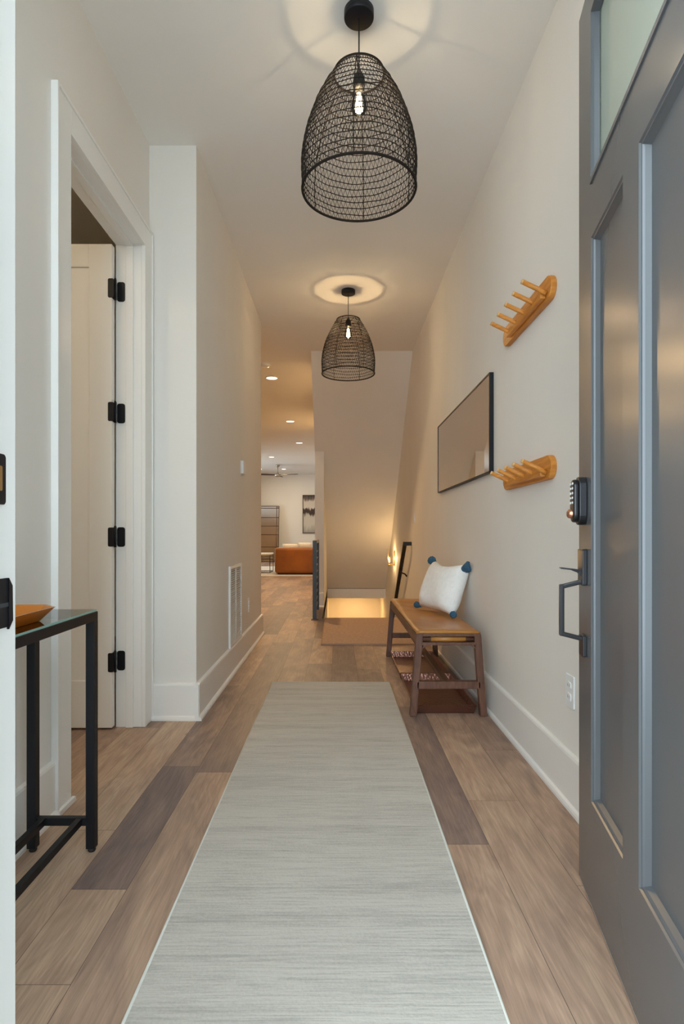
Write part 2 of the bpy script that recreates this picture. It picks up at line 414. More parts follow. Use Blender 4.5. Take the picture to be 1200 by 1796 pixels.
struct(MB().box((-5, 0.48, CZ), (XR+.12, YF+.12, CZ+0.12)).build('ceiling', M['ceil']))
struct(MB().box((XR, 0.60, -3.2), (XR+.12, YF+.12, CZ)).build('wall_right', M['wall']))
# left wall near the entry with doorway
D0, D1, DH = 2.10, 2.91, 2.46
w = MB(); w.box((XN-.13, 0.60, 0), (XN, D0-.012, CZ)); w.box((XN-.13, D0-.012, DH+.012), (XN, D1+.012, CZ)); w.box((XN-.13, D1+.012, 0), (XN, YJ+.12, CZ))
struct(w.build('wall_left', M['wall']))
w = MB(); w.box((XN, YJ, 0), (XL, YJ+.12, CZ)); w.box((XL-.12, YJ+.12, 0), (XL, YE, CZ)); w.box((-5, YE-.12, 0), (XL-.12, YE, CZ))
struct(w.build('wall_hall', M['wall']), 'long hallway wall past the inner doorway')
struct(MB().box((-2.75, 0.60, 0), (-2.63, YE-.12, CZ)).build('wall_closet', M['wall']))
struct(MB().box((-5, YF, 0), (XR, YF+.12, CZ)).build('wall_far', M['wall']))
w = MB(); w.box((-5.12, YE-.12, 0), (-5, 15.0, CZ)); w.box((-5.12, 18.2, 0), (-5, YF+.12, CZ)); w.box((-5.12, 15.0, 0), (-5, 18.2, 0.4)); w.box((-5.12, 15.0, 2.7), (-5, 18.2, CZ))
struct(w.build('wall_living', M['wall']))
# front wall around the entry door
FX0, FX1 = -0.406, 0.555
w = MB(); w.box((-2.75, 0.48, 0), (-.95, 0.60, CZ)); w.box((-.95, .48, 0), (-.50, .60, .12)); w.box((-.95, .48, 2.98), (-.50, .60, CZ)); w.box((-.50, .48, 0), (FX0-.04, .60, CZ)); w.box((FX1+.04, 0.48, 0), (XR+.12, 0.60, CZ))
w.box((FX0-.04, 0.48, 2.98), (FX1+.04, 0.60, CZ))
struct(w.build('wall_front', M['wall']))
# entry jamb
j = MB(); j.box((FX0-.04, 0.50, 0), (FX0, 0.72, 2.98)); j.box((FX1, 0.50, 0), (FX1+.04, 0.70, 2.98)); j.box((FX0, 0.50, 2.46), (FX1, 0.70, 2.50)); j.box((FX0, 0.50, 2.94), (FX1, 0.70, 2.98))
j.box((FX0-.012, 0.50, 0), (FX0+.014, 0.660, 2.46))
jo = struct(j.build('trim_1', M['trim'], bevel=.002), 'white frame of the entry door')
# strike plates on the jamb
def rrect(w_, h_, r, n=6):
    pts = []
    for cx, cz, a0 in ((w_/2-r, h_/2-r, 0), (-w_/2+r, h_/2-r, PI/2), (-w_/2+r, -h_/2+r, PI), (w_/2-r, -h_/2+r, 1.5*PI)):
        for k in range(n+1): a = a0+PI/2*k/n; pts.append((cx+r*math.cos(a), cz+r*math.sin(a)))
    return pts
def off(pts, dx, dz): return [(a+dx, b+dz) for a, b in pts]
MB().prism(off(rrect(.028, .061, .005), .6815, 1.055), 'x', FX0, FX0+.0015).build('strike_plate', M['black'], jo)
MB().prism(off(rrect(.010, .030, .002), .683, 1.056), 'x', FX0+.001, FX0+.0018).build('strike_hole', M['brass'], jo)
s = MB(); s.prism(off(rrect(.032, .060, .004), .687, .905), 'x', FX0, FX0+.0015); s.prism([(.700,.872),(.7085,.882),(.7075,.925),(.700,.935)], 'x', FX0, FX0+.003)
s.build('strike_plate', M['black'], jo)
MB().box((FX0+.001, .676, .900), (FX0+.0022, .704, .905)).build('strike_hole', M['railgrey'], jo)
# unseen transom over entry door, added to let more daylight in
t1 = struct(empty('added_window_1', (0,0,0)), 'transom added above the entry door for daylight')
MB().box((FX0, .555, 2.50), (FX1, .565, 2.94)).build('window_pane', M['glassclear'], t1)
t3 = struct(empty('added_window_3', (0,0,0)), 'sidelight added left of the entry door for daylight')  # unseen narrow window, added to brighten the hall
MB().box((-.95, .535, .12), (-.50, .543, 2.98)).build('window_pane', M['glassclear'], t3)
m = MB(); m.box((-.95,.52,.12),(-.92,.56,2.98)); m.box((-.53,.52,.12),(-.50,.56,2.98)); m.box((-.92,.52,2.46),(-.53,.56,2.50)); m.build('window_frame', M['trim'], t3)
t2 = struct(empty('added_window_2', (0,0,0)))  # unseen living room window, added as a daylight source
wf = MB()
for y in (15.0, 16.57, 18.15): wf.box((-5.10, y, .4), (-5.02, y+.05, 2.7))
wf.box((-5.10, 15.0, .4), (-5.02, 18.2, .45)); wf.box((-5.10, 15.0, 2.65), (-5.02, 18.2, 2.7)); wf.build('window_frame', M['trim'], t2)
MB().box((-5.065, 15.05, .45), (-5.06, 18.15, 2.65)).build('window_pane', M['glassclear'], t2)

# stair block: left wall of the stairwell, sloped underside of the flight above, end wall
w = MB(); w.prism([(YW, -3.2), (YB, -3.2), (YB, CZ), (YSO, CZ), (YW, CZ-slope*(YW-YSO))], 'x', XS0, XS1)
w.box((XS0, YS-.02, -3.2), (XS1, YW, -0.15))
struct(w.build('wall_stair', M['wall']), 'wall beside the stairwell')
w = MB(); w.prism([(YSO, CZ), (YL, 0.015), (YB, 0.015), (YB, CZ)], 'x', XS1, XR)
struct(w.build('ceiling_stair', M['wall']), 'sloped underside of the upper stairs')
w = MB(); w.box((XS1, YB, -3.2), (XR, YB+.12, -0.15)); w.box((XS0, YB, 0), (XR, YB+.12, CZ))
struct(w.build('wall_landing', M['wall']))
w = MB(); w.box((XS1, YL-.02, -0.155), (XR, YL, 0.010))
struct(w.build('trim_2', M['trim']), 'white fascia under the sloped ceiling')
st = MB(); n = 12
for k in range(n):
    y0 = YS + .0 + k*.27; z = -.19*(k+1)
    st.box((XS1, y0, z-.04), (XR, y0+.30, z)); st.box((XS1, y0-.0, z), (XR, y0+.02, z+.15 if k == 0 else z+.19))
struct(st.build('stairs_down', M['step']), 'stairs going down at the end of the hall')
struct(MB().box((XS0, YS-.02, -3.3), (XR, YB, -3.2)).build('floor_lower', M['floor']))

# unseen wall and slab added outside, wall keeps sky light off the jamb
w = MB(); w.box((.72, -3.6, -.15), (.84, .48, 3.05)); w.box((-1.8, -1.7, -.15), (.72, .48, -.02))
struct(w.build('wall_sky_block', mat('sky_block_grey', (.33,.33,.32), .8)), 'added wall outside the entry door, shading the jamb from the sky')

# baseboards with shoe moulding
BH = 0.195
def base(m, a, b, nrm, t=.016, shoe=.013, h=BH):
    """straight run from a to b (xy), nrm = direction into the room"""
    (x0,y0),(x1,y1) = a, b; nx, ny = nrm
    prof = [(0,0),(t+shoe,0),(t+shoe,.010),(t+shoe*.7,.019),(t,.024),(t,h-.012),(t-.003,h-.004),(0,h)]
    k = len(prof); vs = []
    for (x,y) in (a,b):
        for u, z in prof: vs.append((x+nx*u, y+ny*u, z))
    fs = [tuple(range(k)), tuple(range(k, 2*k))[::-1]] + [(i,(i+1)%k,k+(i+1)%k,k+i) for i in range(k)]
    m.add(vs, fs)
m = MB(); base(m, (XR, .60), (XR, YS-.03), (-1,0)); struct(m.build('baseboard_right', M['trim']))
m = MB(); base(m, (XN, .60), (XN, D0-.095), (1,0)); base(m, (XN, D1+.10), (XN, YJ), (1,0)); base(m, (XN, YJ), (XL+.02, YJ), (0,-1)); base(m, (XL, YJ-.028), (XL, YE+.012), (1,0), t=.018, shoe=.016)
struct(m.build('baseboard_left', M['trim']))
m = MB(); base(m, (XS0, YW), (XS1, YW), (0,-1)); base(m, (XS0, YW), (XS0, YB), (-1,0)); struct(m.build('baseboard_stair', M['trim']))
m = MB(); base(m, (-5, YF), (XR, YF), (0,-1)); struct(m.build('baseboard_far', M['trim']))
# casing of inner doorway
m = MB(); CF = XN+.02
m.box((XN, D0-.10, 0), (CF, D0, DH+.10)); m.box((XN, D1, 0), (CF, D1+.10, DH+.10)); m.box((XN, D0, DH), (CF, D1, DH+.10))
m.box((XN, D0-.112, 0), (CF+.006, D0-.10, DH+.112)); m.box((XN, D1+.10, 0), (CF+.006, D1+.112, DH+.112)); m.box((XN, D0-.10, DH+.10), (CF+.006, D1+.10, DH+.112))
JB = XN-.132
m.box((JB, D0-.0115, 0), (XN, D0, DH)); m.box((JB, D1, 0), (XN, D1+.0115, DH)); m.box((JB, D0-.0115, DH), (XN, D1+.0115, DH+.0115))
m.box((XN-.077, D1-.012, 0), (XN-.040, D1, DH)); m.box((XN-.077, D0, 0), (XN-.040, D0+.012, DH)); m.box((XN-.077, D0, DH-.012), (XN-.040, D1, DH))
m.prism([(D0-.10-.013,0),(D0+.012,0),(D0+.012,.012),(D0+.006,.02),(D0-.112,.02)], 'x', CF, CF+.013)
struct(m.build('trim_3', M['trim'], bevel=.002), 'white casing of the inner doorway')

# inner door, swung open 90 degrees into the side room
dr = struct(empty('door_2', (JB-.001, 2.902, 0.012)), 'white interior door standing open')
DW, DHH, DT = .80, 2.43, .035
m = MB(); yb, yf_ = -.003, -.040   # slab from y=-.045 to -.005 (front towards entry)
def shaker(m, w_, h_, y0, y1, rails, stile, rec, sgn=-1):
    m.box((0, y0, 0), (sgn*stile, y1, h_)); m.box((sgn*(w_-stile), y0, 0), (sgn*w_, y1, h_))
    m.box((sgn*stile, y0, 0), (sgn*(w_-stile), y1, rails[0])); m.box((sgn*stile, y0, h_-rails[1]), (sgn*(w_-stile), y1, h_))
    m.box((sgn*stile, y0+rec, rails[0]), (sgn*(w_-stile), y1-rec, h_-rails[1]))
shaker(m, DW, DHH, yf_, yb, (.235, .115), .115, .009)
m.build('door_panel', M['doorwhite'], dr, bevel=.0015)
for zc in (.34, .97, 1.60, 2.22):
    h = MB(); z0 = zc-.012
    h.tube([(0.010, -.022, z0-.052), (0.010, -.022, z0+.052)], .0065, 12)
    h.tube([(0.010, -.022, z0+.052), (0.010, -.022, z0+.057)], .0045, 12)
    h.prism(off(rrect(.040, .100, .012), .029, z0), 'y', .0052, .0080)
    h.prism(off(rrect(.030, .096, .008), -.004, z0), 'y', -.0425, -.0395)
    h.box((.0, -.040, z0-.048), (.003, -.003, z0+.048))
    h.build('hinge', M['black'], dr)
# move the jamb leaves to lie on the jamb face (y = D1)
# ------------------------------------------------------------------ entry door (grey, panelled, glass light at the top)
ang = math.atan2(-.9833, -.1817)
fd = struct(empty('door_1', (0.690, 1.628, 0.0), ang), 'grey panelled entry door swung inwards, glass light at the top')
TH = .045; Wd = .905; Z0 = .016; Z1 = 2.45; SI = .134; MU0, MU1 = .402, .504; P0, P1 = .285, 1.765; G0, G1 = 1.905, 2.36
m = MB()
# local: x from free edge to hinge, outside face at y=0, thickness towards +y
def fr(a, b): m.box((a[0], 0, a[1]), (b[0], TH, b[1]))
fr((0,Z0),(SI,Z1)); fr((Wd-SI,Z0),(Wd,Z1)); fr((SI,Z0),(Wd-SI,P0)); fr((SI,P1),(Wd-SI,G0)); fr((SI,G1),(Wd-SI,Z1)); fr((MU0,P0),(MU1,P1))
m.build('door_frame', M['doorgrey'], fd)
for x0, x1 in ((SI, MU0), (MU1, Wd-SI)):
    pn = MB().box((x0, .019, P0), (x1, TH-.019, P1)).build('door_panel', M['doorgrey'], fd)
    g = MB()
    for yy, sg in ((0.0, 1), (TH, -1)):
        # sticking profile: two steps and a slope down to the panel
        prof = [(0, .000), (.003, .004), (.007, .0045), (.009, .009), (.016, .0195), (.020, .0195)]
        ring = lambda d, dep: [(x0+d, yy+sg*dep, P0+d), (x1-d, yy+sg*dep, P0+d), (x1-d, yy+sg*dep, P1-d), (x0+d, yy+sg*dep, P1-d)]
        vs = []; 
        for d, dep in prof: vs += ring(d, dep)
        fs = []
        for i in range(len(prof)-1):
            for k in range(4): l = (k+1)%4; fs.append((i*4+k, i*4+l, (i+1)*4+l, (i+1)*4+k))
        g.add(vs, fs)
    g.build('moulding', M['doorgrey'], pn)
gl = MB().box((SI, .019, G0), (Wd-SI, .026, G1)).build('glass_pane', M['bright_glass'], fd)
g = MB(); x0, x1 = SI, Wd-SI
for yy, sg in ((0.0, 1), (TH, -1)):
    prof = [(0, .004), (0, -.004), (.012, -.004), (.016, .004), (.020, .017)]
    vs = []
    for d, dep in prof: vs += [(x0+d, yy+sg*dep, G0+d), (x1-d, yy+sg*dep, G0+d), (x1-d, yy+sg*dep, G1-d), (x0+d, yy+sg*dep, G1-d)]
    fs = []
    for i in range(len(prof)-1):
        for k in range(4): l = (k+1)%4; fs.append((i*4+k, i*4+l, (i+1)*4+l, (i+1)*4+k))
    g.add(vs, fs)
g.build('moulding', M['doorgrey'], gl)
MB().box((0.004, .004, .003), (Wd-.004, TH-.004, Z0)).build('door_sweep', M['sweep'], fd)
# keypad deadbolt
lk = MB().prism(off(rrect(.062, .132, .0305, 8), .066, 1.078), 'y', -.020, 0).build('keypad_lock', M['bronze'], fd, bevel=.003)
MB().prism(off(rrect(.050, .118, .0245, 8), .066, 1.078), 'y', -.034, -.018).build('lock_face', M['bronze'], lk, bevel=.006, seg=3)
for i in range(5):
    for x in (.054, .078):
        MB().prism(off(rrect(.011, .0065, .003, 3), x, 1.125-i*.013), 'y', -.0355, -.033).build('button', M['white_plastic'], lk)
MB().lathe([(0,-.046),(.008,-.046),(.012,-.042),(.013,-.034)], (.066, 0, 1.043), 20, 'y').build('lock_knob', M['copper'], lk)
# handle set
hd = MB().prism(off(rrect(.058, .098, .003, 2), .066, .897), 'y', -.012, 0).build('door_handle', M['bronze'], fd, bevel=.002)
MB().prism(off(rrect(.050, .058, .003, 2), .066, .683), 'y', -.010, 0).build('lower_plate', M['bronze'], hd, bevel=.002)
m = MB(); m.bar((.066, -.005, .858), (.066, -.058, .843), .018, .012); m.bar((.066, -.005, .700), (.066, -.060, .713), .018, .012); m.bar((.066, -.060, .849), (.066, -.060, .707), .018, .012, (0,1,0))
m.build('grip', M['bronze'], hd, bevel=.003)
m = MB(); m.bar((.066, -.010, .888), (.066, -.064, .894), .024, .004); m.prism([(-.010,.870),(-.010,.888),(-.036,.888),(-.020,.882)], 'x', .062, .070); m.build('thumb_latch', M['bronze'], hd, bevel=.001)

# ------------------------------------------------------------------ pendant lights
def make_pendant():
    t = empty('pendant_light', (0,0,0))   # origin at the ceiling
    MB().lathe([(0,0),(.0585,0),(.0585,-.028),(.056,-.030),(0,-.030)], n=40).build('canopy', M['black'], t)
    MB().tube([(0,0,-.03),(0,0,-.245)], .0028, 8).build('cord', M['blackmatte'], t)
    MB().lathe([(0,-.232),(.008,-.234),(.014,-.248),(.022,-.262),(.024,-.285),(.022,-.308),(.0,-.308)], n=24).build('socket', M['blackmatte'], t)
    H0, H1 = -.250, -.707
    def rad(s_):   # s from 0 (top) to 1 (bottom)
        return .098 + .129*(1-(1-min(s_/.80,1))**1.9) - (0.004*max(0,(s_-.8)/.2))
    sh = MB(); NR = 17; NV = 74
    rng = random.Random(3)
    for i in range(1, NR):
        s_ = i/NR; z = H0+(H1-H0)*s_; pts = []; ph = rng.random()*6; r = rad(s_)
        for k in range(64):
            a = 2*PI*k/64; dz = .0022*math.sin(3*a+ph)+.0014*math.sin(11*a+2*ph); pts.append((r*math.cos(a), r*math.sin(a), z+dz))
        sh.tube(pts, .0021, 4, closed=True, smooth=False)
    for i in range(NR):
        s0, s1 = i/NR, (i+1)/NR; z0 = H0+(H1-H0)*s0; z1 = H0+(H1-H0)*s1; r0, r1 = rad(s0), rad(s1); ph = (i%2)*PI/NV + rng.random()*.02
        for k in range(NV):
            a0 = 2*PI*k/NV+ph + rng.uniform(-.006,.006); a1 = a0+PI/NV; a2 = a0+2*PI/NV
            A = (r0*math.cos(a0), r0*math.sin(a0), z0); B = (r1*math.cos(a1), r1*math.sin(a1), z1); C_ = (r0*math.cos(a2), r0*math.sin(a2), z0)
            sh.tube([A, B], .0011, 3, caps=False, smooth=False); sh.tube([B, C_], .0011, 3, caps=False, smooth=False)
    so = sh.build('lamp_shade', M['rope'], t)
    fr_ = MB()
    for r, z, th in ((rad(0), H0, .0042), (rad(1), H1, .0052)):
        fr_.tube([(r*math.cos(2*PI*k/64), r*math.sin(2*PI*k/64), z) for k in range(64)], th, 8, closed=True)
    for k in range(6):
        a = 2*PI*k/6+.4
        fr_.tube([(rad(q/12)*math.cos(a), rad(q/12)*math.sin(a), H0+(H1-H0)*q/12) for q in range(13)], .0019, 6)
    for k in range(3):
        a = 2*PI*k/3+.4; fr_.tube([(.015*math.cos(a), .015*math.sin(a), -.272), (.05*math.cos(a), .05*math.sin(a), -.268), (rad(0)*math.cos(a), rad(0)*math.sin(a), H0)], .0022, 6)
    fr_.build('shade_frame', M['rope'], so)
    b = MB().lathe([(.012,-.300),(.014,-.315),(.024,-.340),(.031,-.368),(.029,-.390),(.018,-.408),(.006,-.414),(0,-.415)], n=28).build('bulb', M['glassclear'], t)
    fl = MB()
    for k in range(6):
        a = 2*PI*k/6; fl.tube([(.005*math.cos(a),.005*math.sin(a),-.325),(.014*math.cos(a+.4),.014*math.sin(a+.4),-.392)], .0028, 6)
    fl.build('filament', M['filament'], b)
    return t
P1_ = make_pendant(); P1_.location = (.085, 2.25, CZ)
tag(P1_, 'black woven basket pendant light nearest the entry door, larger in view', 'pendant light', 'black net pendants along the hall ceiling')
P2_ = copy_tree(P1_); P2_.location = (.092, 4.84, CZ); P2_.rotation_euler = (0,0,.7)
tag(P2_, 'black woven basket pendant light farther down the hall before the stairs', 'pendant light', 'black net pendants along the hall ceiling')
for q, pw in ((P1_, 7), (P2_, 14.5)):
    light('bulb_light', 'POINT', (0,0,-.365), pw, WARM2 if q is P1_ else (1.0, .70, .36), .009, parent=q)

# ------------------------------------------------------------------ recessed ceiling lights, detector
cans = [(-.87, 7.56, 30), (-.87, 10.5, 26), (-.87, 13.0, 20), (-1.78, 15.4, 18), (-1.72, 18.3, 18), (-2.5, 18.3, 0)]
lab = ['round recessed ceiling light nearest the hallway', 'second round recessed ceiling light from the hallway', 'third round recessed ceiling light, just past the sloped ceiling edge',
       'small recessed ceiling light just before the ceiling fan', 'small recessed ceiling light seen behind the fan blade', 'recessed ceiling light at far left beyond the hallway corner']
for (x, y, pw), lb in zip(cans, lab):
    t = tag(empty('recessed_light', (x, y, CZ)), lb, 'ceiling light', 'recessed lights over the living space')
    MB().lathe([(.070,-.001),(.088,-.001),(.088,-.006),(.072,-.009),(.070,-.001)], n=32).build('trim_ring', M['white_plastic'], t)
    MB().lathe([(0,-.004),(.071,-.004),(.071,-.001),(0,-.001)], n=32).build('lens', M['canlens'], t)
    if pw:
        light('can_light', 'AREA', (0,0,-.012), pw, WARM if y < 12 else WARM2, .13, parent=t).data.shape = 'DISK'
t = tag(empty('smoke_detector', (-.88, 6.95, CZ)), 'white round smoke detector on the ceiling at the hallway corner', 'smoke detector')
MB().lathe([(0,0),(.062,0),(.062,-.012),(.055,-.03),(.03,-.036),(0,-.036)], n=32).build('detector_cover', M['white_plastic'], t)
MB().lathe([(0,-.0),(.072,-.0),(.072,-.008),(0,-.008)], n=32).build('mount_plate', M['white_plastic'], t)

# lower landing lamp (below floor level, lights the bottom of the stairs)
t = tag(empty('landing_light', (.33, 10.75, -.15)), 'warm ceiling light under the floor above the lower stairs', 'ceiling light')
MB().lathe([(0,-.006),(.08,-.006),(.09,0),(0,0)], n=24).build('lens', M['canlens'], t)
light('landing_glow', 'AREA', (0,0,-.012), 7.0, (1.0,.56,.18), .16, parent=t).data.shape = 'DISK'

# ------------------------------------------------------------------ coat racks
def make_rack():
    t = empty('coat_rack', (XR, 2.52, 0))
    L_ = .64; H_ = .095; T_ = .024
    pts = rrect(L_, H_, .0470, 10)
    # outline in y,z ; extrude along -x
    MB().prism(pts, 'x', -T_, 0).build('backplate', M['honey'], t, bevel=.003)
    MB().box((-.046, -.266, -.036), (-T_, .190, -.008)).build('peg_rail', M['honey'], t, bevel=.003)
    for i in range(5):
        y = -.28+.112*i + .0
        pg = MB().tube([(-.028, y, -.022), (-.050, y, -.010), (-.118, y, .022)], [.0095,.0095,.0092], 12).build('peg', M['honey'], t)
        MB().tube([(-.118, y, .022), (-.1255, y, .0255)], .0093, 12).build('peg_tip', M['pegtip'], pg)
    return t
R1 = make_rack(); R1.location = (XR, 2.525, 1.956)
tag(R1, 'upper wooden coat rack with five pegs high on the right wall', 'coat rack', 'wooden peg racks on the right wall')
R2 = copy_tree(R1); R2.location = (XR, 2.525, 1.250)
tag(R2, 'lower wooden coat rack with five pegs at waist height beside the wall mirror', 'coat rack', 'wooden peg racks on the right wall')

# wall mirror
t = tag(empty('wall_mirror', (XR, 3.9, 1.32)), 'long rectangular mirror in thin black frame on the right wall', 'mirror')
m = MB(); hy = .80; hz = .545; ft = .008; dp = .024
m.box((-dp, -hy, 0), (0, -hy+ft, hz)); m.box((-dp, hy-ft, 0), (0, hy, hz)); m.box((-dp, -hy+ft, 0), (0, hy-ft, ft)); m.box((-dp, -hy+ft, hz-ft), (0, hy-ft, hz))
m.build('mirror_frame', M['black'], t)
MB().box((-dp+.003, -hy+ft, ft), (-.002, hy-ft, hz-ft)).build('mirror_glass', M['mirror'], t)

# ------------------------------------------------------------------ bench
BY0, BY1 = 3.07, 4.60
BC = .600
t = tag(empty('bench', (BC, (BY0+BY1)/2, 0)), 'walnut bench with tan leather seat against the right wall', 'bench')
hb = (BY1-BY0)/2
zt = .447
for sg, nm in ((-1, 'near'), (1, 'far')):
    y0, y1 = sg*hb, sg*(hb-.040)
    for sx in (-1, 1):
        m = MB(); xb0, xb1 = sx*.209, sx*.171; xt0, xt1 = sx*.1745, sx*.136
        a, b = min(y0,y1), max(y0,y1)
        m.hexa([(xb0,a,0),(xb1,a,0),(xb1,b,0),(xb0,b,0),(xt0,a,zt),(xt1,a,zt),(xt1,b,zt),(xt0,b,zt)])
        m.build('leg', M['walnut'], t, bevel=.005)
    m = MB(); m.box((-.140, min(y0,y1), zt-.014), (.140, max(y0,y1), zt)); m.box((-.150, min(y0,y1), zt-.062), (.150, max(y0,y1), zt-.046)); 
    for sx in (-1,1): m.prism([(sx*.137,zt-.062),(sx*.118,zt-.062),(sx*.146,zt-.086)], 'y', min(y0,y1), max(y0,y1))
    m.build('end_rail', M['walnut'], t, bevel=.002)
    dw = MB().tube([(-.140, sg*(hb-.020), zt-.031), (.140, sg*(hb-.020), zt-.031)], .011, 14).build('dowel', M['walnut'], t)
    MB().tube([(-.093, sg*(hb-.020), zt-.031), (.093, sg*(hb-.020), zt-.031)], .0145, 16).build('leather_wrap', M['leather'], dw)
    MB().box((-.172, min(y0,y1), .150), (.172, max(y0,y1), .190)).build('stretcher', M['walnut'], t, bevel=.003)
MB().box((-.018, -hb+.03, .155), (.018, hb-.03, .182)).build('long_stretcher', M['walnut'], t, bevel=.002)
m = MB()
for sx in (-1,1): m.box((sx*.172, -hb+.02, zt-.062), (sx*.142, hb-.02, zt-.012))
m.build('side_rail', M['walnut'], t, bevel=.003)
# sagging leather seat sling
m = MB(); nx, ny = 16, 40; vs = []; rngs = random.Random(5)
for top in (1, 0):
    for i in range(nx+1):
        for k in range(ny+1):
            u = i/nx*2-1; v = k/ny*2-1
            sag = .010*(1-u*u)*(1-v**6); rip = .0035*math.sin(v*17+u*2.0)*(1-u*u) + .003*math.sin(u*9+v*4)*(1-v*v)
            edge = .010*(max(abs(u)-.86,0)/.14)**2
            z = zt+.016 - sag + rip - edge if top else zt-.002-sag*.8
            vs.append((u*.172, v*(hb-.006), z))
st_ = ny+1; N1 = (nx+1)*st_; fs = []
for i in range(nx):
    for k in range(ny):
        a = i*st_+k; fs.append((a, a+st_, a+st_+1, a+1)); fs.append((N1+a, N1+a+1, N1+a+st_+1, N1+a+st_))
for k in range(ny):
    for i in (0, nx): a = i*st_+k; fs.append((a, a+1, N1+a+1, N1+a))
for i in range(nx):
    for k in (0, ny): a = i*st_+k; fs.append((a, a+st_, N1+a+st_, N1+a))
m.add(vs, fs, True); m.build('seat', M['leather'], t)

# boot trays
def make_tray():
    t = MB(); w_, l_, h_ = .158, .345, .046; fl = .012; th = .0025
    lo = [(-w_,-l_),(w_,-l_),(w_,l_),(-w_,l_)]; hi = [(-w_-fl,-l_-fl),(w_+fl,-l_-fl),(w_+fl,l_+fl),(-w_-fl,l_+fl)]
    vs = [(x,y,0) for x,y in lo]+[(x,y,h_) for x,y in hi]
    li = [(-w_+th,-l_+th),(w_-th,-l_+th),(w_-th,l_-th),(-w_+th,l_-th)]; hi2 = [(x-math.copysign(.005,x), y-math.copysign(.005,y)) for x,y in hi]
    vs += [(x,y,th) for x,y in li]+[(x,y,h_) for x,y in hi2]
    fs = [(3,2,1,0),(8,9,10,11)]
    for k in range(4):
        l = (k+1)%4; fs += [(k,l,4+l,4+k),(8+l,8+k,12+k,12+l),(4+k,4+l,12+l,12+k)]
    t.add(vs, fs); return t.build('boot_tray', M['tray'])
tr = make_tray(); tr.location = (.592, 3.478, .001); tag(tr, 'hammered copper boot tray under the near end of the bench', 'tray', 'copper boot trays under the bench')
tr2 = tr.copy(); COL.objects.link(tr2); tr2.location = (.588, 4.202, .001); tag(tr2, 'hammered copper boot tray under the far end of the bench', 'tray', 'copper boot trays under the bench')

# pillow
t = tag(empty('throw_pillow', (.707, 3.82, .480)), 'white throw pillow with dark teal corner tassels leaning on the wall', 'pillow')
PW, PH, PT = .225, .172, .080
vs = []; fs = []; n = 24
for sd in (1, -1):
    for i in range(n+1):
        for k in range(n+1):
            u = i/n*2-1; v = k/n*2-1
            pin = 1-.20*(1-u*u)*max(v,0)**3*1.3-.04*(1-u*u)*max(-v,0)**3; pin2 = 1-.03*(1-v*v)*abs(u)**3
            th = ((1-u**4)*(1-v**4))**.55
            vs.append((u*PW*pin2, sd*PT*th*(1+.06*math.sin(5*u+3*v)), v*PH*pin))
for sd in range(2):
    for i in range(n):
        for k in range(n):
            a = sd*(n+1)**2+i*(n+1)+k; fs.append((a, a+1, a+n+2, a+n+1))
pm = MB().add(vs, fs, True).build('pillow_cover', M['pillow'], t, weld=.0005)
pm.rotation_euler = Euler((math.radians(-20), 0, 0))
pm.location = (0, 0, .155)
Rm = Euler((math.radians(-20),0,0)).to_matrix()
for sx, sz in ((-1,-1),(1,-1),(-1,1),(1,1)):
    m = MB(); c = Vector((sx*PW*.97, 0, sz*PH*.97)); d = Vector((sx*.55, 0, -0.35 if sz>0 else -.15)).normalized() if sz > 0 else Vector((sx*1.0, -.3, .0)).normalized()
    if sz > 0: d = Vector((-.8, -.15, .25) if sx < 0 else (.30, -.15, -.85)).normalized(); c = c + Vector((0, 0, -.012 if sx < 0 else .004))
    o1 = d.orthogonal().normalized(); o2 = d.cross(o1)
    base_ = Matrix((o1, o2, d)).transposed()
    prof = [(0,-.014),(.010,-.010),(.014,.0),(.021,.013),(.028,.030),(.029,.042),(.022,.048),(.0,.049)]
    for r, h in prof: pass
    if sz < 0: prof = [(r_*.72, h_) for r_, h_ in prof]
    vs = []; nn = 20
    for r, h in prof:
        for k in range(nn):
            a = 2*PI*k/nn; rr = r*(1+.10*(k%2)); vs.append(c + base_ @ Vector((rr*math.cos(a), rr*math.sin(a), h*1.15)))
    fs = [(i*nn+k, i*nn+(k+1)%nn, (i+1)*nn+(k+1)%nn, (i+1)*nn+k) for i in range(len(prof)-1) for k in range(nn)]
    m.add([Rm @ v for v in vs], fs, False)
    o = m.build('tassel', M['teal'], t); o.location = (0,0,.155)
t.rotation_euler = (0, 0, math.radians(-72))

# ------------------------------------------------------------------ rugs
t = tag(empty('runner_rug', (-.0435, 2.36, 0)), 'long pale grey woven runner rug down the middle of the hall', 'rug')
rw = .3865; ry = 1.40
m = MB(); nx, ny = 8, 60; vs = []
for i in range(nx+1):
    for k in range(ny+1):
        x = -rw+2*rw*i/nx; y = -ry+2*ry*k/ny; vs.append((x, y, .008+.0006*math.sin(y*5+x*3)))
b0 = len(vs); vs += [(x,y,0.0005) for x,y,z in vs[:b0]]; fs = []; q = ny+1
for i in range(nx):
    for k in range(ny): a = i*q+k; fs += [(a,a+q,a+q+1,a+1),(b0+a,b0+a+1,b0+a+q+1,b0+a+q)]
for k in range(ny):
    for i in (0,nx): a = i*q+k; fs.append((a,a+1,b0+a+1,b0+a))
for i in range(nx):
    for k in (0,ny): a = i*q+k; fs.append((a,a+q,b0+a+q,b0+a))
m.add(vs, fs); m.build('rug_pile', M['runner'], t)
m = MB(); m.tube([(-rw,-ry,.005),(-rw,ry,.005)], .0045, 8); m.tube([(rw,-ry,.005),(rw,ry,.005)], .0045, 8); m.tube([(-rw,ry,.005),(rw,ry,.005)], .0045, 8); m.tube([(-rw,-ry,.005),(rw,-ry,.005)], .0045, 8)
m.build('rug_binding', M['runner_edge'], t)
t = tag(empty('stair_rug', (.305, 5.82, 0)), 'tan woven mat at the top of the stairs', 'rug')
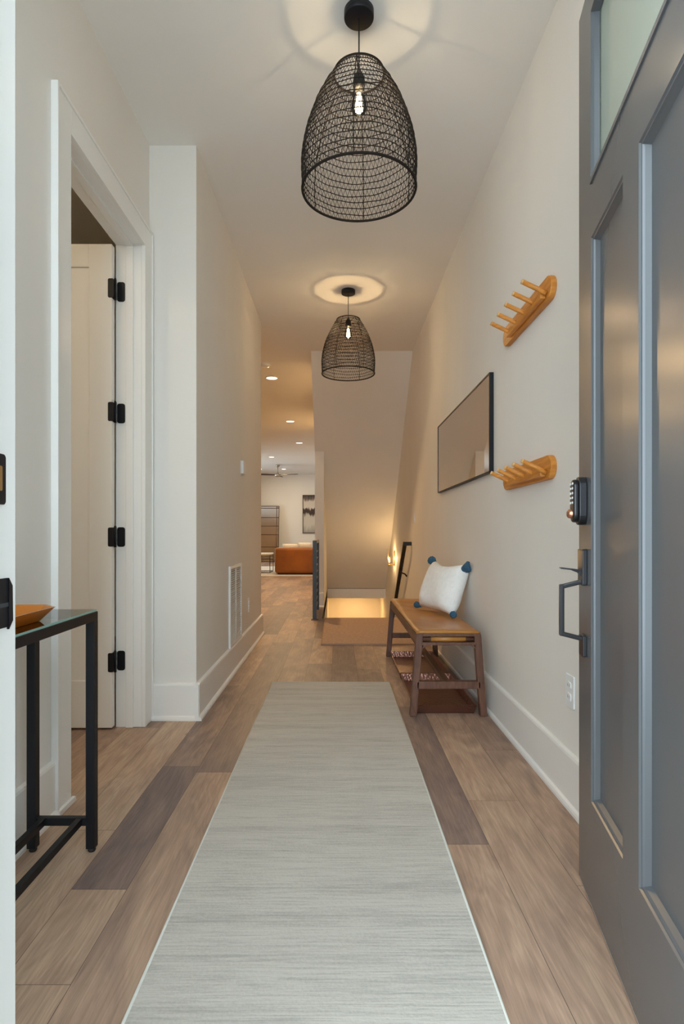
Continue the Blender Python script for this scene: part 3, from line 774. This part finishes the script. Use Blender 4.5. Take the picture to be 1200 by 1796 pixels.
m = MB(); m.box((-.442, -.77, .001), (.442, .775, .012)); m.build('rug_pile', M['jute'], t, bevel=.003)
m = MB(); m.box((-.452, -.78, .0), (-.442, .775, .0145)); m.box((.442, -.78, .0), (.452, .775, .0145)); m.box((-.452, -.79, .0), (.452, -.77, .0145)); m.build('rug_binding', M['jute_edge'], t, bevel=.002)

# ------------------------------------------------------------------ console table (far end visible past the jamb)
TX0, TX1, TY0, TY1, TZ = -.962, -.752, .90, 1.790, .745
t = tag(empty('console_table', ((TX0+TX1)/2, (TY0+TY1)/2, 0)), 'narrow black metal console table with glass top left of the doorway', 'table')
cx, cy = (TX0+TX1)/2, (TY0+TY1)/2; q = .027
ax0, ax1, ay0, ay1 = TX0-cx, TX1-cx, TY0-cy, TY1-cy
for x in (ax0, ax1-q):
    for y in (ay0, ay1-q):
        l = MB().box((x, y, .012), (x+q, y+q, TZ-q)).build('leg', M['black'], t, bevel=.001)
        MB().lathe([(.010,0),(.012,.004),(.0105,.012),(0,.012)], (x+q/2, y+q/2, 0), 14).build('leveling_foot', M['blackmatte'], l)
m = MB(); m.box((ax0, ay0, TZ-q), (ax0+q, ay1, TZ)); m.box((ax1-q, ay0, TZ-q), (ax1, ay1, TZ)); m.box((ax0+q, ay0, TZ-q), (ax1-q, ay0+q, TZ)); m.box((ax0+q, ay1-q, TZ-q), (ax1-q, ay1, TZ))
m.build('top_frame', M['black'], t, bevel=.001)
for y in (ay0, ay1-q): MB().box((ax0+q, y+.004, .082), (ax1-q, y+q-.004, .106)).build('cross_rail', M['black'], t, bevel=.001)
for x in (ax0+.038, ax1-.058): MB().box((x, ay0+q-.004, .084), (x+.018, ay1-q+.004, .106)).build('long_rail', M['black'], t, bevel=.001)
g = MB().box((ax0+.004, ay0+.004, TZ+.0005), (ax1-.004, ay1-.004, TZ+.0065)).build('glass_top', M['glassgreen'], t)
m = MB(); m.box((ax0+.003, ay1-.004, TZ+.0005), (ax1-.003, ay1-.003, TZ+.0065)); m.box((ax1-.004, ay0+.004, TZ+.0005), (ax1-.003, ay1-.004, TZ+.0065)); m.box((ax0+.003, ay0+.004, TZ+.0005), (ax0+.004, ay1-.004, TZ+.0065))
m.build('glass_edge', M['glassedge'], g)

# amber glass dish (octagonal, flared)
t = tag(empty('glass_dish', (-.860, 1.44, TZ+.0075)), 'faceted amber glass dish on the console table', 'dish')
def octo(a, b, c, z): return [(a-c,-b,z),(a,-b+c,z),(a,b-c,z),(a-c,b,z),(-a+c,b,z),(-a,b-c,z),(-a,-b+c,z),(-a+c,-b,z)]
vs = octo(.054,.130,.026,0)+octo(.087,.170,.048,.036)+octo(.082,.165,.046,.036)+octo(.052,.127,.025,.006)
fs = [tuple(range(8))[::-1], tuple(range(24,32))]
for i in range(3):
    for k in range(8): l = (k+1)%8; fs.append((i*8+k, i*8+l, (i+1)*8+l, (i+1)*8+k))
MB().add(vs, fs).build('dish_body', M['amber'], t)

# ------------------------------------------------------------------ wall devices
t = tag(empty('thermostat', (XL, 4.46, 1.50)), 'small square white thermostat on the hallway wall', 'thermostat')
MB().box((0,-.055,-.055),(.004,.055,.055)).build('wall_plate', M['white_plastic'], t, bevel=.001)
MB().box((.004,-.050,-.050),(.024,.050,.050)).build('thermostat_body', M['white_plastic'], t, bevel=.004)
t = tag(empty('vent_grille', (XL, 4.16, .475)), 'tall white return air grille low on the hallway wall', 'vent')
gw, gh = .235, .285
m = MB(); fw = .022
m.box((0,-gw,-gh),(.014,-gw+fw,gh)); m.box((0,gw-fw,-gh),(.014,gw,gh)); m.box((0,-gw+fw,-gh),(.014,gw-fw,-gh+fw)); m.box((0,-gw+fw,gh-fw),(.014,gw-fw,gh))
m.build('grille_frame', M['white_plastic'], t, bevel=.002)
m = MB(); nsl = 34
for k in range(nsl):
    z = -gh+fw+(2*gh-2*fw)*(k+.5)/nsl
    m.hexa([(.001,-gw+fw,z-.001),(.011,-gw+fw,z-.0065),(.011,gw-fw,z-.0065),(.001,gw-fw,z-.001),(.001,-gw+fw,z+.001),(.011,-gw+fw,z-.0045),(.011,gw-fw,z-.0045),(.001,gw-fw,z+.001)])
m.box((.004,-.005,-gh+fw),(.012,.005,gh-fw))
m.build('louvres', M['white_plastic'], t)
MB().box((.0002,-gw+fw,-gh+fw),(.0008,gw-fw,gh-fw)).build('duct_backing', mat('grey_duct', (.28,.25,.22), .8), t)
def outlet(name, loc, face, label, cat, kind='outlet'):
    """face: +1 plate looks to +x, -1 to -x"""
    t = tag(empty(name, loc), label, cat); s = face
    MB().prism(rrect(.072, .118, .005, 4), 'x', min(0,s*.006), max(0,s*.006)).build('cover_plate', M['white_plastic'], t, bevel=.0015)
    if kind == 'outlet':
        for z in (-.021, .021):
            r = MB().prism(off(rrect(.034, .028, .010, 5), 0, z), 'x', min(s*.005,s*.009), max(s*.005,s*.009)).build('socket', M['white_plastic'], t)
            m = MB(); m.box((s*.0088,-.008,z-.004),(s*.0096,-.006,z+.006)); m.box((s*.0088,.006,z-.004),(s*.0096,.008,z+.006)); m.build('slot', M['slot'], r)
    else:
        MB().box((min(s*.005,s*.011),-.016,-.033),(max(s*.005,s*.011),.016,.033)).build('rocker', M['white_plastic'], t, bevel=.001)
    return t
outlet('wall_outlet', (XL, 4.82, .385), 1, 'white power outlet on the left hallway wall beside the air grille', 'outlet')
outlet('wall_outlet', (XR, 2.075, .415), -1, 'white power outlet low on the right wall near the entry door', 'outlet')
outlet('light_switch', (XR, 6.28, 1.155), -1, 'white light switch on the right wall above the handrail', 'switch', 'switch')

# ------------------------------------------------------------------ stair railing, handrail, sconce
t = tag(empty('stair_railing', (-.26, 6.52, 0)), 'dark grey steel guard railing at the stair opening', 'railing')
for y, zt_ in ((0, .905), (.86, .905)):
    MB().box((-.0225, y-.0225, 0), (.0225, y+.0225, zt_)).build('post', M['railgrey'], t, bevel=.002)
MB().box((-.024, .0225, .870), (.024, .8375, .905)).build('top_rail', M['railgrey'], t, bevel=.002)
for k in range(9):
    z = .10+.083*k; MB().box((-.008, .0225, z-.007), (.008, .8375, z+.007)).build('cross_bar', M['railgrey'], t)
MB().box((-.04,-.04,0),(.04,.04,.008)).build('base_plate', M['railgrey'], t)

t = tag(empty('handrail', (.775, 6.55, 0)), 'dark metal handrail sloping down the right side of the stairs', 'handrail')
m = MB(); m.bar((0, 0, .868), (0, 3.1, .868-3.1*.735), .040, .040); m.box((-.02,-.022,.846),(.076,.022,.890)); m.build('rail_bar', M['blackmatte'], t, bevel=.002)
for k in range(3):
    y = .42+k*1.1; z = .868-y*.735
    MB().tube([(0,y,z-.02),(.01,y,z-.055),(.05,y,z-.07),(.074,y,z-.10)], .009, 8).build('bracket', M['blackmatte'], t)

t = tag(empty('wall_sconce', (XR, 8.45, .61)), 'small glass wall sconce glowing on the stairwell wall', 'sconce')
MB().box((-.014,-.055,-.10),(0,.055,.11)).build('back_plate', M['brass'], t, bevel=.003)
m = MB(); m.tube([(-.01,0,-.085),(-.075,0,-.085)], .006, 8); m.lathe([(0,-.10),(.022,-.10),(.026,-.08),(0,-.08)], (-.08,0,0), 20); m.build('arm', M['brass'], t)
m = MB(); m.tube([(-.098,.012,-.08),(-.098,.012,.14),(-.115,.012,.14)], .0035, 6); m.build('cage', M['brass'], t)
sb = MB().lathe([(.009,-.078),(.012,-.05),(.022,-.02),(.024,.0),(.016,.022),(0,.028)], (-.08,0,0), 20).build('bulb', M['glassclear'], t)
MB().tube([(-.08,0,-.05),(-.08,0,-.015)], .005, 8).build('filament', M['filament'], sb)
light('sconce_light', 'POINT', (-.08, 0, .006), 6.5, WARM, .018, parent=t)

# ------------------------------------------------------------------ living room beyond
t = tag(empty('sofa', (-.45, 13.95, .0125)), 'rust orange leather sofa seen from behind in the living room', 'sofa')
m = MB().box((-1.03,-.55,.03),(1.03,-.22,.635)); m.build('backrest', M['sofa'], t, bevel=.07, seg=4)
MB().box((-.98,-.22,.03),(.98,.50,.36)).build('seat_base', M['sofa'], t, bevel=.04, seg=3)
for sx in (-1,1): MB().box((sx*1.03,-.26,.03),(sx*.80,.52,.56)).build('armrest', M['sofa'], t, bevel=.06, seg=3)
MB().box((-.96,-.48,0),(.96,.44,.04)).build('plinth', M['blackmatte'], t)
for i, (x, w_, h_, lb) in enumerate(((-1.15,.36,.36,'cream cushion at the left end of the rust sofa'), (-.79,.34,.39,'cream cushion in the middle of the rust sofa, next to the lighter one'), (-.47,.27,.38,'small white cushion nearest the railing on the rust sofa'))):
    vs = []; fs = []; n = 10
    for sd in (1,-1):
        for a in range(n+1):
            for b in range(n+1):
                u = a/n*2-1; v = b/n*2-1; vs.append((u*w_/2, sd*.07*((1-u**4)*(1-v**4))**.5, v*h_/2))
    for sd in range(2):
        for a in range(n):
            for b in range(n): q = sd*(n+1)**2+a*(n+1)+b; fs.append((q,q+1,q+n+2,q+n+1))
    c = MB().add(vs, fs, True).build('sofa_cushion', M['cushion'], weld=.0005, loc=(x, 13.875, .375+h_/2)); c.rotation_euler = (math.radians(14), 0, 0)
    tag(c, lb, 'cushion', 'cushions on the living room sofa')
tag(MB().box((-2.9, 13.0, .0), (.6, 16.8, .012)).build('area_rug', M['livrug'], bevel=.004), 'pale area rug under the rust sofa', 'rug')
t = tag(empty('coffee_table', (-2.15, 14.35, .012)), 'white topped coffee table with thin black legs left of the sofa', 'table')
MB().box((-.55,-.35,.44),(.50,.35,.475)).build('tabletop', M['table_white'], t, bevel=.003)
m = MB(); m.box((-.55,-.35,.0),(.50,-.335,.015)); m.box((-.55,.335,.0),(.50,.35,.015)); m.box((-.55,-.335,.0),(-.535,.335,.015)); m.box((.485,-.335,.0),(.50,.335,.015)); m.build('base_frame', M['black'], t)
for x in (-.55,.485,):
    for y in (-.35,.335): MB().box((x,y,.015),(x+.015,y+.015,.44)).build('leg', M['black'], t)
MB().box((-.55,-.35,.015),(-.16,.35,.15)).build('drawer_box', M['fanblade'], t)
# tall leaning mirror
t = tag(empty('floor_mirror', (-2.50, 19.66, 0)), 'tall bronze-framed windowpane mirror leaning on the far wall', 'mirror')
mw, mh = .47, 1.95
grp = MB(); lean = Matrix.Rotation(math.radians(-7), 4, 'X')
def lb_(a, b): return (a, b)
for x in (-mw, -mw+.075, mw-.095, mw-.02): grp.box((x,-.02,0),(x+.02,.02,mh), lean)
for z in (0, .075, .50, .93, 1.23, 1.53, mh-.09, mh-.022): grp.box((-mw,-.018,z),(mw,.018,z+.022), lean)
grp.build('mirror_frame', mat('bronze_frame', (.09,.05,.03), .4, metal=.5), t)
MB().box((-mw+.005,-.004,.005),(mw-.005,.012,mh-.005), lean).build('mirror_glass', M['mirror'], t)
# picture
t = tag(empty('framed_artwork', (-.86, YF, .985)), 'tall framed abstract painting in brown and white on the far wall', 'picture')
m = MB(); w_, h_ = .36, 1.34
m.box((-w_,-.04,0),(-w_+.022,0,h_)); m.box((w_-.022,-.04,0),(w_,0,h_)); m.box((-w_+.022,-.04,0),(w_-.022,0,.022)); m.box((-w_+.022,-.04,h_-.022),(w_-.022,0,h_)); m.build('picture_frame', M['fanblade'], t)
MB().box((-w_+.022,-.028,.022),(w_-.022,-.004,h_-.022)).build('canvas', M['art'], t)
# ceiling fan
t = tag(empty('ceiling_fan', (-1.80, 17.2, CZ)), 'dark three-blade ceiling fan with brushed metal motor in the living room', 'ceiling fan')
MB().lathe([(0,0),(.055,0),(.065,-.02),(.05,-.06),(.02,-.07),(0,-.07)], n=24).build('canopy', M['nickel'], t)
MB().tube([(0,0,-.06),(0,0,-.25)], .012, 10).build('downrod', M['nickel'], t)
MB().lathe([(0,-.23),(.03,-.235),(.06,-.26),(.095,-.29),(.10,-.325),(.08,-.35),(.05,-.36),(0,-.36)], n=28).build('motor', M['nickel'], t)
for k in range(3):
    a = math.radians(-25+120*k+5) if k != 1 else math.radians(200)
    if k == 2: a = math.radians(85)
    rot = Matrix.Rotation(a, 4, 'Z') @ Matrix.Rotation(math.radians(12), 4, 'X')
    vs = [(0.09,-.035,0),(.35,-.062,0),(.60,-.060,0),(.66,-.035,0),(.66,.030,0),(.60,.058,0),(.35,.062,0),(.09,.035,0)]
    vv = [rot @ Vector(q) + Vector((0,0,-.300)) for q in vs]; n = len(vv); v2 = [v + Vector((0,0,-.010)) for v in vv]
    MB().add(vv+v2, [tuple(range(n)), tuple(range(n,2*n))[::-1]]+[(i,(i+1)%n,n+(i+1)%n,n+i) for i in range(n)]).build('fan_blade', M['fanblade'], t)

# side room: warm ceiling lamp behind the inner door
t = tag(empty('side_room_light', (-1.95, 1.5, CZ)), 'warm ceiling light in the room behind the inner doorway', 'ceiling light')
MB().lathe([(0,-.05),(.12,-.045),(.15,-.02),(.15,0),(0,0)], n=28).build('lens', M['canlens'], t)
light('side_room_glow', 'AREA', (0,0,-.06), 5.5, WARM2, .25, parent=t)
